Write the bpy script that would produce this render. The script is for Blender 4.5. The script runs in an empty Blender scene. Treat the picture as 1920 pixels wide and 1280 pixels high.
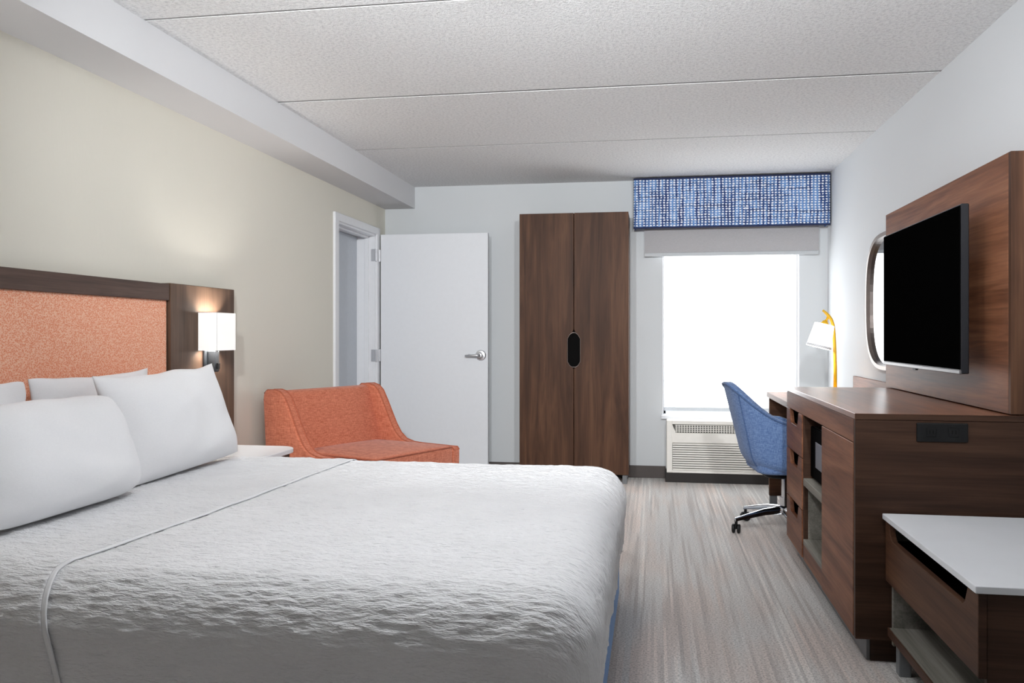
import bpy, bmesh, math, random
from mathutils import Vector, Matrix, noise
random.seed(4)
PI = math.pi
scene = bpy.context.scene
C = scene.collection

# ------------------------------------------------------------------ camera, world, exposure
CAM_H = 1.174
F_PX = 1600.0
cam_d = bpy.data.cameras.new('camera'); cam = bpy.data.objects.new('camera', cam_d); C.objects.link(cam)
cam_d.sensor_width = 36.0
cam_d.lens = 36.0 * F_PX / 1920.0
cam_d.shift_y = -13.0 / 1920.0
cam_d.clip_start = 0.02
cam.location = (0, 0, CAM_H)
cam.rotation_euler = (PI / 2, 0, math.atan(266.0 / F_PX))
scene.camera = cam

world = bpy.data.worlds.new('world'); scene.world = world; world.use_nodes = True
world.node_tree.nodes['Background'].inputs[0].default_value = (0.80, 0.90, 1.0, 1)
world.node_tree.nodes['Background'].inputs[1].default_value = 1.5
vs = scene.view_settings
vs.view_transform = 'Standard'; vs.look = 'None'; vs.gamma = 1.0; vs.use_curve_mapping = False
vs.exposure = 0.18
WINDOW_E = 4.0       # daylight on the translucent shade
CEIL_FILL_E = 22.0        # added flush lamp, fills the room from above the bed (out of frame)
TRACK_FILL_W = 205.0       # each of three added fill spots aimed down the room (out of frame)
BULB_E = 330.0
SCONCE_E = 0.4
DESK_LAMP_E = 1.3
DESK_BULB_E = 130.0

# ------------------------------------------------------------------ room numbers (metres)
D = 7.097; XL = -2.292; XR = 1.362; H = 2.44; YB = -2.6

# ------------------------------------------------------------------ materials
def srgb(r, g, b):
    def f(v):
        v /= 255.0
        return v / 12.92 if v <= 0.04045 else ((v + 0.055) / 1.055) ** 2.4
    return (f(r), f(g), f(b), 1.0)

class NT:
    def __init__(s, name):
        s.m = bpy.data.materials.new(name); s.m.use_nodes = True
        s.t = s.m.node_tree; s.n = s.t.nodes; s.b = s.n['Principled BSDF']
    def add(s, typ, **kw):
        nd = s.n.new(typ)
        for k, v in kw.items(): setattr(nd, k, v)
        return nd
    def link(s, a, b): s.t.links.new(a, b)
    def coord(s, kind='Object', scale=(1, 1, 1), rot=(0, 0, 0), loc=(0, 0, 0)):
        tc = s.add('ShaderNodeTexCoord'); mp = s.add('ShaderNodeMapping')
        mp.inputs['Scale'].default_value = scale; mp.inputs['Rotation'].default_value = rot; mp.inputs['Location'].default_value = loc
        s.link(tc.outputs[kind], mp.inputs['Vector']); return mp.outputs['Vector']
    def noise(s, vec, scale=5, detail=4, rough=0.55, dist=0.0):
        nd = s.add('ShaderNodeTexNoise'); nd.inputs['Scale'].default_value = scale; nd.inputs['Detail'].default_value = detail
        nd.inputs['Roughness'].default_value = rough; nd.inputs['Distortion'].default_value = dist
        s.link(vec, nd.inputs['Vector']); return nd.outputs['Fac']
    def ramp(s, fac, stops, interp='LINEAR'):
        nd = s.add('ShaderNodeValToRGB'); cr = nd.color_ramp; cr.interpolation = interp
        while len(cr.elements) < len(stops): cr.elements.new(0.5)
        for e, (p, c) in zip(cr.elements, stops):
            e.position = p; e.color = c if len(c) == 4 else (*c, 1)
        s.link(fac, nd.inputs['Fac']); return nd.outputs['Color']
    def math(s, op, a, b=None):
        nd = s.add('ShaderNodeMath', operation=op)
        for i, v in enumerate((a, b)):
            if v is None: continue
            if isinstance(v, (int, float)): nd.inputs[i].default_value = v
            else: s.link(v, nd.inputs[i])
        return nd.outputs[0]
    def mix(s, fac, a, b, blend='MIX'):
        nd = s.add('ShaderNodeMix', data_type='RGBA', blend_type=blend)
        for sock, v in ((nd.inputs[0], fac), (nd.inputs[6], a), (nd.inputs[7], b)):
            if isinstance(v, (int, float)): sock.default_value = v
            elif isinstance(v, tuple): sock.default_value = v
            else: s.link(v, sock)
        return nd.outputs[2]
    def bump(s, h, strength=0.3, dist=0.002):
        nd = s.add('ShaderNodeBump'); nd.inputs['Strength'].default_value = strength; nd.inputs['Distance'].default_value = dist
        s.link(h, nd.inputs['Height']); s.link(nd.outputs['Normal'], s.b.inputs['Normal']); return nd
    def base(s, v):
        if isinstance(v, tuple): s.b.inputs['Base Color'].default_value = v
        else: s.link(v, s.b.inputs['Base Color'])
    def set(s, rough=0.5, metal=0.0, spec=0.5, **kw):
        s.b.inputs['Roughness'].default_value = rough; s.b.inputs['Metallic'].default_value = metal
        s.b.inputs['Specular IOR Level'].default_value = spec
        for k, v in kw.items(): s.b.inputs[k.replace('_', ' ')].default_value = v

M = {}
def plain(name, col, rough=0.5, metal=0.0, spec=0.5, var=0.04, nscale=30, bump=0.0, **kw):
    t = NT(name); v = t.coord(); n = t.noise(v, nscale, 3)
    dark = tuple(c * (1 - var) for c in col[:3]) + (1,); lite = tuple(min(1, c * (1 + var)) for c in col[:3]) + (1,)
    t.base(t.ramp(n, [(0.3, dark), (0.7, lite)])); t.set(rough, metal, spec, **kw)
    if bump: t.bump(n, bump, 0.001)
    M[name] = t.m; return t.m

def emitter(name, col, e, base=(0.85, 0.85, 0.84, 1), rough=0.8):
    t = NT(name); v = t.coord(scale=(1, 1, 1)); n = t.noise(v, 220, 2)
    t.base(t.ramp(n, [(0.3, tuple(c * .97 for c in base[:3]) + (1,)), (0.7, base)])); t.set(rough, 0, 0.2)
    t.b.inputs['Emission Color'].default_value = col; t.b.inputs['Emission Strength'].default_value = e
    M[name] = t.m; return t.m

def wood(name, axis, dark, mid, lite, rough=0.38, seed=0.0, spec=0.2):
    t = NT(name)
    sc = {'x': (0.55, 7, 7), 'y': (7, 0.55, 7), 'z': (7, 7, 0.55)}[axis]
    fine = {'x': (3, 130, 130), 'y': (130, 3, 130), 'z': (130, 130, 3)}[axis]
    v = t.coord(scale=sc, loc=(seed, seed * 1.7, seed * .6))
    n1 = t.noise(v, 1.6, 4, 0.62, 0.9)
    v2 = t.coord(scale=fine)
    n2 = t.noise(v2, 1.0, 3, 0.6)
    c1 = t.ramp(n1, [(0.28, dark), (0.5, mid), (0.72, lite)])
    c2 = t.ramp(n2, [(0.3, (0.62, 0.62, 0.62)), (0.6, (1.0, 1.0, 1.0))])
    t.base(t.mix(0.75, c1, c2, 'MULTIPLY'))
    t.set(rough + .06, 0, spec)
    t.bump(n2, 0.08, 0.0006)
    M[name] = t.m; return t.m

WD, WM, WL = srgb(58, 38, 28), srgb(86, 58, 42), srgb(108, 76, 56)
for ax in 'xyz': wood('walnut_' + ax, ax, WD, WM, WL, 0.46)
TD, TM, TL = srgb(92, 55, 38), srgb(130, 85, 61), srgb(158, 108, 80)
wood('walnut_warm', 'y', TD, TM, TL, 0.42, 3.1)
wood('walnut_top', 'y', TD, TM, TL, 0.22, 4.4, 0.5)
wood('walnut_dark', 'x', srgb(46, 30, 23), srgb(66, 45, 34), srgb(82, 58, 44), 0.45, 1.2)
wood('walnut_head', 'z', srgb(66, 50, 40), srgb(92, 71, 57), srgb(108, 84, 68), 0.42, 5.2)
wood('walnut_rail', 'y', srgb(70, 54, 48), srgb(94, 74, 65), srgb(112, 90, 80), 0.42, 6.2)
wood('grey_oak', 'y', srgb(120, 116, 108), srgb(142, 138, 129), srgb(158, 153, 144), 0.5, 2.0)

def wallpaint(name, col, bumps=0.25, sc=90, streak=False):
    t = NT(name); v = t.coord(); n = t.noise(v, sc, 2, 0.6)
    big = t.noise(v, 1.2, 2)
    if streak:
        v2 = t.coord(scale=(1, 1, 0.25)); n = t.noise(v2, sc, 2, 0.6)
    c = t.ramp(big, [(0.3, tuple(x * .985 for x in col[:3]) + (1,)), (0.7, col)])
    t.base(c); t.set(0.85, 0, 0.25); t.bump(n, bumps, 0.002); M[name] = t.m
wallpaint('paint_beige', srgb(229, 225, 213), 0.35, 70, True)
wallpaint('paint_grey', srgb(222, 225, 228), 0.12, 120)
wallpaint('paint_backgrey', srgb(216, 219, 221), 0.12, 120)
wallpaint('paint_soffit', srgb(222, 222, 224), 0.12, 120)
wallpaint('paint_white', srgb(228, 229, 231), 0.05, 60)
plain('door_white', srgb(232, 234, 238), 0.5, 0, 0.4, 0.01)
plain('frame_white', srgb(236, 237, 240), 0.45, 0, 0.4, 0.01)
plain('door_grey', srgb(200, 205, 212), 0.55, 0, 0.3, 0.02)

def popcorn():
    t = NT('popcorn_ceiling'); v = t.coord('Object')
    n = t.noise(v, 68, 3, 0.7); n2 = t.noise(v, 160, 2, 0.6)
    h = t.math('ADD', n, t.math('MULTIPLY', n2, 0.6))
    sp = t.ramp(n, [(0.36, srgb(230, 230, 231)), (0.56, srgb(252, 252, 252))])  # shade in the pits between grains, put into the colour
    t.base(sp); t.set(0.95, 0, 0.1); t.bump(h, 1.0, 0.009); M['popcorn_ceiling'] = t.m
popcorn()

def carpet():
    t = NT('striped_carpet')
    v = t.coord('Object')
    tc = t.add('ShaderNodeTexCoord'); sp = t.add('ShaderNodeSeparateXYZ'); t.link(tc.outputs['Object'], sp.inputs[0])
    def cols(pitch, off, ylen, det=1):      # straight tufted rows: noise that is constant across each row
        ix = t.math('FLOOR', t.math('DIVIDE', t.math('ADD', sp.outputs['X'], off), pitch))
        cb = t.add('ShaderNodeCombineXYZ'); t.link(t.math('MULTIPLY', ix, 3.713), cb.inputs[0]); t.link(t.math('MULTIPLY', sp.outputs['Y'], ylen), cb.inputs[1])
        cb.inputs[2].default_value = off * 10
        return t.noise(cb.outputs[0], 1.0, det, 0.5)
    band = t.noise(t.coord('Object', scale=(4.2, 0.12, 1), loc=(1.3, 0, 0)), 1.0, 1, 0.5)
    light = cols(0.012, 0.0, 0.55); dark = cols(0.015, 0.4, 0.6); pinkc = cols(0.024, 0.9, 0.9)
    pk = t.noise(t.coord('Object', scale=(3.2, 1.1, 1), loc=(3, 9, 0)), 1.0, 2, 0.5)
    pile = t.noise(v, 125, 3, 0.8)
    pile2 = t.noise(v, 420, 1, 0.6)
    pkf = t.ramp(t.math('ADD', t.math('MULTIPLY', pk, 0.65), t.math('MULTIPLY', pinkc, 0.35)), [(0.44, (0, 0, 0)), (0.60, (1, 1, 1))])
    ground = t.mix(pkf, srgb(222, 219, 216), srgb(224, 212, 205))
    g2 = t.mix(t.ramp(dark, [(0.50, (0, 0, 0)), (0.64, (.7, .7, .7))]), ground, srgb(192, 184, 180))
    tint = t.mix(pkf, srgb(242, 239, 235), srgb(243, 229, 221))
    lf = t.math('MULTIPLY', t.ramp(light, [(0.52, (0, 0, 0)), (0.58, (1, 1, 1))]), t.ramp(band, [(0.45, (0.10, .10, .10)), (0.55, (0.9, .9, .9))]))
    col = t.mix(lf, g2, tint)
    spk = t.ramp(pile, [(0.36, (0.42, 0.41, 0.40)), (0.52, (0.95, 0.95, 0.95)), (0.66, (1.1, 1.1, 1.1))])
    t.base(t.mix(0.8, col, spk, 'MULTIPLY'))
    t.set(0.97, 0, 0.05); t.bump(t.math('ADD', pile, pile2), 0.6, 0.005); M['striped_carpet'] = t.m
carpet()

def coverlet_mat(name):
    t = NT(name)
    w = t.noise(t.coord('UV'), 4.0, 2)
    d2 = t.noise(t.coord('UV', scale=(55, 190, 1), loc=(4, 2, 0)), 1.0, 2, 0.55, 0.3)
    t.base(t.ramp(w, [(0.3, srgb(238, 238, 240)), (0.7, srgb(244, 244, 246))]))
    t.set(0.9, 0, 0.15); t.bump(d2, 0.9, 0.007); M[name] = t.m
coverlet_mat('matelasse_white')

def fabric(name, a, b, scale=(1, 1, 1), wscale=260, bump=0.4, rough=0.9, slub=60):
    t = NT(name)
    f1 = t.noise(t.coord(scale=(wscale * .12, wscale * .12, wscale)), 1.0, 2, 0.6)
    f2 = t.noise(t.coord(scale=(wscale, wscale, wscale * .12), loc=(3, 1, 2)), 1.0, 2, 0.6)
    s = t.math('MULTIPLY', t.math('ADD', f1, f2), 0.5)
    t.base(t.ramp(s, [(0.36, a), (0.62, b)])); t.set(rough, 0, 0.15, Sheen_Weight=0.15)
    t.bump(s, bump, 0.002); M[name] = t.m
fabric('linen_coral', srgb(172, 90, 64), srgb(214, 134, 106))
fabric('linen_coral_dark', srgb(160, 84, 60), srgb(186, 106, 80))
fabric('tweed_blue', srgb(74, 100, 148), srgb(122, 148, 190), wscale=320)
fabric('tweed_blue_dark', srgb(60, 82, 124), srgb(88, 112, 152), wscale=320)
fabric('bedskirt_blue', srgb(92, 138, 198), srgb(116, 160, 214), wscale=500, bump=0.1)
fabric('pillow_white', srgb(240, 240, 242), srgb(246, 246, 248), wscale=900, bump=0.05)
fabric('shade_grey', srgb(172, 170, 172), srgb(184, 182, 184), wscale=500, bump=0.1)

def head_fabric():
    t = NT('headboard_fabric')
    vo = t.add('ShaderNodeTexVoronoi'); vo.inputs['Scale'].default_value = 150.0; vo.inputs['Randomness'].default_value = 0.85
    t.link(t.coord(scale=(1, 1, 1.25)), vo.inputs['Vector'])
    n = t.noise(t.coord(scale=(1, 60, 160)), 1.0, 2)
    c = t.ramp(vo.outputs['Distance'], [(0.25, srgb(238, 142, 106)), (0.60, srgb(255, 205, 176))])
    t.base(t.mix(t.ramp(n, [(0.45, (0, 0, 0)), (0.65, (0.55, .55, .55))]), c, srgb(242, 152, 116)))
    t.set(0.85, 0, 0.2); t.bump(vo.outputs['Distance'], 0.25, 0.002); M['headboard_fabric'] = t.m
head_fabric()

def valance_fabric():
    t = NT('woven_blue_check')
    tc = t.add('ShaderNodeTexCoord'); sp = t.add('ShaderNodeSeparateXYZ'); t.link(tc.outputs['Object'], sp.inputs[0])
    def lines(sock, per, wob, ph):
        nz = t.noise(t.coord(scale=wob, loc=(ph, ph, ph)), 1.0, 2)
        a = t.math('ADD', t.math('MULTIPLY', sock, 2 * PI / per), t.math('MULTIPLY', nz, 3.5))
        return t.math('MULTIPLY', t.math('ADD', t.math('SINE', a), 1.0), 0.5)
    lx = lines(sp.outputs['X'], 0.027, (3, 3, 14), 1.0)
    lz = lines(sp.outputs['Z'], 0.020, (14, 3, 3), 5.0)
    bx = t.noise(t.coord(scale=(28, 1, 2.5)), 1.0, 2, 0.6); bz = t.noise(t.coord(scale=(2.5, 1, 40), loc=(9, 2, 4)), 1.0, 2, 0.6)
    cell = t.math('MULTIPLY', lx, lz)
    blotch = t.noise(t.coord(scale=(30, 1, 45), loc=(2, 7, 1)), 1.0, 2, 0.6)
    blue = t.mix(t.ramp(bx, [(0.40, (0, 0, 0)), (0.58, (1, 1, 1))]), srgb(48, 70, 122), srgb(112, 150, 204))
    blue = t.mix(t.ramp(bz, [(0.52, (0, 0, 0)), (0.62, (.7, .7, .7))]), blue, srgb(34, 48, 90))
    wf = t.ramp(t.math('ADD', cell, t.math('MULTIPLY', t.math('SUBTRACT', blotch, 0.5), 1.5)), [(0.26, (0, 0, 0)), (0.46, (1, 1, 1))])
    col = t.mix(wf, blue, srgb(236, 238, 242))
    t.base(col); t.set(0.9, 0, 0.1); t.bump(cell, 0.2, 0.001); M['woven_blue_check'] = t.m
valance_fabric()

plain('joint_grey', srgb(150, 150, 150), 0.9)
plain('navy_piping', srgb(34, 42, 76), 0.8)
plain('aluminium', srgb(190, 193, 196), 0.6, 0.1, 0.5, 0.02)
plain('chrome', srgb(215, 217, 220), 0.12, 1.0, 0.5, 0.01)
plain('satin_nickel', srgb(214, 215, 218), 0.38, 1.0, 0.5, 0.02)
plain('bronze_black', srgb(46, 48, 52), 0.5, 0.3, 0.4)
plain('black_plastic', srgb(15, 15, 16), 0.5, 0, 0.3)
plain('black_gloss', srgb(8, 8, 9), 0.55, 0, 0.03, 0.02, IOR=1.15)
plain('tv_screen_black', srgb(5, 5, 5), 0.5, 0, 0.0, 0.02, IOR=1.02)
plain('tv_edge', srgb(30, 31, 36), 0.35, 0.2, 0.5)
plain('tv_silver', srgb(120, 118, 120), 0.35, 0.6, 0.5)
plain('recess_black', srgb(10, 9, 9), 0.8, 0, 0.1)
plain('baseboard_brown', srgb(84, 76, 73), 0.6)
plain('ptac_cream', srgb(242, 239, 232), 0.5, 0, 0.4, 0.015)
plain('ptac_dark', srgb(92, 89, 84), 0.7)
plain('ptac_black', srgb(44, 40, 38), 0.7)  # near-black colour of the plinth
plain('grey_metal', srgb(128, 130, 132), 0.45, 0.3, 0.5)
plain('quartz_white', srgb(240, 242, 246), 0.4, 0, 0.4, 0.012, 8)
plain('quartz_edge', srgb(200, 196, 192), 0.5, 0, 0.4, 0.02)
plain('nightstand_white', srgb(232, 233, 236), 0.4, 0, 0.4, 0.01)
plain('lamp_yellow', srgb(238, 184, 28), 0.4, 0, 0.5, 0.04)
plain('mirror_frame', srgb(128, 116, 110), 0.35, 0.5, 0.5)
plain('mirror_glass', srgb(140, 142, 145), 0.03, 1.0, 0.5, 0.0)
plain('grey_screen', srgb(104, 108, 120), 0.3, 0, 0.5)
plain('button_white', srgb(220, 220, 220), 0.5)
plain('wood_leg', srgb(60, 42, 32), 0.5)
plain('laminate_white', srgb(225, 226, 226), 0.5)
emitter('shade_backlit', (0.955, 0.985, 1.0, 1), WINDOW_E)
emitter('sconce_glow', (1.0, 0.955, 0.90, 1), SCONCE_E)
emitter('lamp_glow', (1.0, 0.99, 0.97, 1), DESK_LAMP_E)
emitter('bulb_glow', (1.0, 0.965, 0.915, 1), BULB_E)
emitter('desk_bulb_glow', (1.0, 0.98, 0.95, 1), DESK_BULB_E)
emitter('ceiling_fill_glow', (0.955, 0.98, 1.0, 1), CEIL_FILL_E)
emitter('fill_lens_glow', (1.0, 0.985, 0.965, 1), 8.0)
tg = NT('window_glass'); tg.set(0.02, 0, 0.5); tg.b.inputs['Transmission Weight'].default_value = 1.0
tg.base(tg.ramp(tg.noise(tg.coord(), 2, 1), [(0, (0.95, 0.98, 0.97)), (1, (0.97, 0.99, 0.98))])); M['window_glass'] = tg.m

# ------------------------------------------------------------------ mesh helpers
def mesh_obj(name, bm, mat, parent=None, local=False, smooth=False):
    if parent is not None and not local:
        bmesh.ops.translate(bm, verts=bm.verts, vec=-Vector(parent.location))
    bmesh.ops.recalc_face_normals(bm, faces=bm.faces)
    me = bpy.data.meshes.new(name); bm.to_mesh(me); bm.free()
    me.materials.append(M[mat])
    if smooth:
        for p in me.polygons: p.use_smooth = True
    o = bpy.data.objects.new(name, me); C.objects.link(o)
    if parent is not None: o.parent = parent
    return o

def auto_smooth(o, deg=40):
    me = o.data
    for p in me.polygons: p.use_smooth = True
    bm = bmesh.new(); bm.from_mesh(me)
    for e in bm.edges:
        if len(e.link_faces) == 2 and e.calc_face_angle(0) > math.radians(deg): e.smooth = False
    bm.to_mesh(me); bm.free(); return o

def box(bm, x0, x1, y0, y1, z0, z1, bev=0.0, seg=1):
    t = bmesh.new()
    bmesh.ops.create_cube(t, size=1.0)
    for v in t.verts:
        v.co = Vector(((x0 + x1) / 2 + v.co.x * (x1 - x0), (y0 + y1) / 2 + v.co.y * (y1 - y0), (z0 + z1) / 2 + v.co.z * (z1 - z0)))
    if bev > 0: bmesh.ops.bevel(t, geom=list(t.edges), offset=bev, segments=seg, affect='EDGES', profile=0.5)
    merge(bm, t); return bm

def merge(bm, t):
    me = bpy.data.meshes.new('tmp'); t.to_mesh(me); t.free(); bm.from_mesh(me); bpy.data.meshes.remove(me)

def bx(*a, bev=0.0, seg=1): return box(bmesh.new(), *a, bev=bev, seg=seg)

def prism(bm, pts, axis, a0, a1, bev=0.0, seg=1):
    """pts: 2-D outline; axis 'x': (y,z), 'y': (x,z), 'z': (x,y)"""
    t = bmesh.new()
    def p3(p, a): return {'x': (a, p[0], p[1]), 'y': (p[0], a, p[1]), 'z': (p[0], p[1], a)}[axis]
    lo = [t.verts.new(p3(p, a0)) for p in pts]; hi = [t.verts.new(p3(p, a1)) for p in pts]
    t.faces.new(lo); t.faces.new(hi[::-1])
    n = len(pts)
    for i in range(n): t.faces.new((lo[i], hi[i], hi[(i + 1) % n], lo[(i + 1) % n]))
    bmesh.ops.recalc_face_normals(t, faces=t.faces)
    if bev > 0: bmesh.ops.bevel(t, geom=list(t.edges), offset=bev, segments=seg, affect='EDGES', profile=0.5)
    merge(bm, t); return bm

def tube(bm, pts, r, n=10, closed=False, cap=True):
    pts = [Vector(p) for p in pts]; rs = r if isinstance(r, (list, tuple)) else [r] * len(pts)
    rings = []; N = len(pts); prev = None
    for i, p in enumerate(pts):
        if closed: d = pts[(i + 1) % N] - pts[i - 1]
        else: d = pts[min(i + 1, N - 1)] - pts[max(i - 1, 0)]
        d.normalize()
        if prev is None:
            u = d.orthogonal().normalized()
        else:
            u = (prev - d * prev.dot(d)).normalized()
        prev = u; w = d.cross(u)
        rings.append([bm.verts.new(p + (u * math.cos(2 * PI * k / n) + w * math.sin(2 * PI * k / n)) * rs[i]) for k in range(n)])
    m = N if closed else N - 1
    for i in range(m):
        a, b = rings[i], rings[(i + 1) % N]
        for k in range(n): bm.faces.new((a[k], a[(k + 1) % n], b[(k + 1) % n], b[k]))
    if cap and not closed:
        bm.faces.new(rings[0][::-1]); bm.faces.new(rings[-1])
    return bm

def lathe(bm, prof, n=28, mat=Matrix()):
    rings = []
    for r, z in prof:
        if r < 1e-6: rings.append([bm.verts.new(mat @ Vector((0, 0, z)))])
        else: rings.append([bm.verts.new(mat @ Vector((r * math.cos(2 * PI * k / n), r * math.sin(2 * PI * k / n), z))) for k in range(n)])
    for a, b in zip(rings, rings[1:]):
        for k in range(n):
            k2 = (k + 1) % n
            if len(a) == 1 and len(b) == 1: continue
            if len(a) == 1: bm.faces.new((a[0], b[k2], b[k]))
            elif len(b) == 1: bm.faces.new((a[k], a[k2], b[0]))
            else: bm.faces.new((a[k], a[k2], b[k2], b[k]))
    return bm

def tag(o, label, cat=None, group=None, kind=None):
    o['label'] = label
    if cat: o['category'] = cat
    if group: o['group'] = group
    if kind: o['kind'] = kind
    return o
def thing(name, label, cat, loc, rotz=0.0, group=None, kind=None):
    o = bpy.data.objects.new(name, None); C.objects.link(o); o.location = loc; o.rotation_euler = (0, 0, rotz)
    o.empty_display_size = 0.1
    return tag(o, label, cat, group, kind)
def struct(name, bm, mat, label, cat):
    return tag(mesh_obj(name, bm, mat), label, cat, kind='structure')

# ------------------------------------------------------------------ room shell
struct('floor', bx(XL - 1.0, XR + .15, YB - .1, D + .2, -0.1, 0.0), 'striped_carpet', 'grey and blush streaked carpet covering the whole room', 'floor')
# left wall with the connecting-door opening
OY0, OY1, OZ = 5.955, 6.84, 2.012
b = bmesh.new(); TW = 0.24
box(b, XL - TW, XL, YB, OY0, 0, H); box(b, XL - TW, XL, OY1, D, 0, H); box(b, XL - TW, XL, OY0, OY1, OZ, H)
struct('wall_left', b, 'paint_beige', 'textured beige wall behind the headboard', 'wall')
WX0, WX1, WZ0, WZ1 = 0.07, 1.145, 0.515, 2.10
b = bmesh.new()
box(b, XL - TW, WX0, D, D + .2, 0, H); box(b, WX1, XR + .15, D, D + .2, 0, H); box(b, WX0, WX1, D, D + .2, 0, WZ0); box(b, WX0, WX1, D, D + .2, WZ1, H)
struct('wall_back', b, 'paint_backgrey', 'pale grey wall with the window and wardrobe', 'wall')
struct('wall_right', bx(XR, XR + .15, YB, D, 0, H), 'paint_grey', 'pale grey wall behind the television panel', 'wall')
struct('wall_rear', bx(XL - TW, XR + .15, YB - .15, YB, 0, H), 'paint_grey', 'plain grey wall behind the viewer', 'wall')
# ceiling of cast planks with open seams
ceil = tag(bpy.data.objects.new('ceiling', None), 'white popcorn textured ceiling with seams between planks', 'ceiling', kind='structure')
C.objects.link(ceil); ceil.location = (0, 0, H)
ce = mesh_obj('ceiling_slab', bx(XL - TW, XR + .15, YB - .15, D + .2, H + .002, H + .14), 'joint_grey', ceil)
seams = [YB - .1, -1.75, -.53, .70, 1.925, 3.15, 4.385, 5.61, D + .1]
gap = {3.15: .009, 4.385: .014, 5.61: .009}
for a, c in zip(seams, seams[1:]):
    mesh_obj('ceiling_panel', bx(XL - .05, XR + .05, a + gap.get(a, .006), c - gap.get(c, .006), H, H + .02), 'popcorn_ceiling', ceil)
struct('soffit', bx(XL - .02, -2.025, YB, D - .001, 2.255, H + .004), 'paint_soffit', 'boxed white soffit running along top of beige wall', 'soffit')
struct('baseboard_back', bx(-2.28, .095, D - .014, D + .01, 0, .098, bev=.003), 'baseboard_brown', 'dark brown baseboard below the grey window wall', 'baseboard')
struct('baseboard_right', bx(XR - .012, XR + .01, YB, D - .016, 0, .098, bev=.003), 'baseboard_brown', 'dark brown baseboard along the television wall', 'baseboard')
struct('baseboard_left', bx(XL - .01, XL + .012, YB, 5.87, 0, .098, bev=.003), 'baseboard_brown', 'dark brown baseboard along the beige wall', 'baseboard')

# connecting door opening: casing, jambs, closed inner door
cas = thing('trim_1', 'white painted casing around the connecting door opening', 'door casing', (XL, OY0, 0), kind='structure')
mesh_obj('casing_side', bx(XL - .02, XL + .018, OY0 - .07, OY0 + .004, 0, OZ + .05, bev=.004), 'frame_white', cas)
mesh_obj('casing_side', bx(XL - .02, XL + .018, OY1 - .004, OY1 + .07, 0, OZ + .05, bev=.004), 'frame_white', cas)
mesh_obj('casing_head', bx(XL - .02, XL + .0185, OY0 - .0705, OY1 + .0705, OZ - .004, OZ + .055, bev=.004), 'frame_white', cas)
mesh_obj('jamb', bx(XL - TW + .02, XL + .002, OY0 - .01, OY0 + .018, 0, OZ, bev=.002), 'frame_white', cas)
mesh_obj('jamb', bx(XL - TW + .02, XL + .002, OY1 - .018, OY1 + .01, 0, OZ, bev=.002), 'frame_white', cas)
mesh_obj('jamb_head', bx(XL - TW + .02, XL + .002, OY0, OY1, OZ - .02, OZ + .01, bev=.002), 'frame_white', cas)
mesh_obj('door_stop', bx(XL - .085, XL - .05, OY0 + .016, OY0 + .03, 0, OZ - .02, bev=.002), 'frame_white', cas)
mesh_obj('door_stop', bx(XL - .085, XL - .05, OY1 - .03, OY1 - .016, 0, OZ - .02, bev=.002), 'frame_white', cas)
mesh_obj('door_stop', bx(XL - .085, XL - .05, OY0 + .016, OY1 - .016, OZ - .035, OZ - .018, bev=.002), 'frame_white', cas)
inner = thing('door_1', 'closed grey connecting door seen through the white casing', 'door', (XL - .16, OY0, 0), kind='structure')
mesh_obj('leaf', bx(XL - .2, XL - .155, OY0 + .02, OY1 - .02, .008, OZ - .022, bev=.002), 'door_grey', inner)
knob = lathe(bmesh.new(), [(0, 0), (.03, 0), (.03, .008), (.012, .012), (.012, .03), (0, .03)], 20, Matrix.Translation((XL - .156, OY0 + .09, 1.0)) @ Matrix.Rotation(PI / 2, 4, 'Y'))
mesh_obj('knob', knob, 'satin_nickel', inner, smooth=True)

# open white door leaf, folded back in front of the window wall
DY = 6.885
dl = thing('door_2', 'open flat white door with a chrome lever handle', 'door', (-2.262, DY, 0), kind='structure')
mesh_obj('leaf', bx(-2.262, -1.345, DY, DY + .044, .012, 2.012, bev=.0025), 'door_white', dl)
for hz in (.25, 1.0, 1.835):
    hb = bmesh.new()
    tube(hb, [(-2.268, DY - .006, hz - .05), (-2.268, DY - .006, hz + .05)], .008, 10)
    box(hb, XL - .032, XL + .012, OY1 - .0215, OY1 - .0185, hz - .05, hz + .05, bev=.001)
    tube(hb, [(XL + .014, OY1 - .022, hz - .05), (XL + .014, OY1 - .022, hz + .05)], .008, 10)
    mesh_obj('hinge', hb, 'satin_nickel', dl)
hx, hz = -1.405, 1.003
rose = lathe(bmesh.new(), [(0, -.004), (.042, -.004), (.044, .004), (.038, .012), (.022, .014), (.016, .018), (.016, .045), (0, .047)], 28,
             Matrix.Translation((hx, DY, hz)) @ Matrix.Rotation(PI / 2, 4, 'X'))
hdl = mesh_obj('handle_rose', rose, 'satin_nickel', dl); auto_smooth(hdl)
lv = tube(bmesh.new(), [(hx + .004, DY - .045, hz), (hx - .03, DY - .05, hz), (hx - .085, DY - .048, hz - .001), (hx - .122, DY - .043, hz - .004)], [.0115, .0125, .011, .009], 10)
lo = mesh_obj('lever', lv, 'satin_nickel', None, smooth=True); lo.parent = hdl
lo.data.transform(Matrix.Translation(-Vector(dl.location)))
mesh_obj('lock_tab', bx(hx - .105, hx - .085, DY - .003, DY + .002, hz - .01, hz + .01, bev=.001), 'grey_metal', dl)

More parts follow.
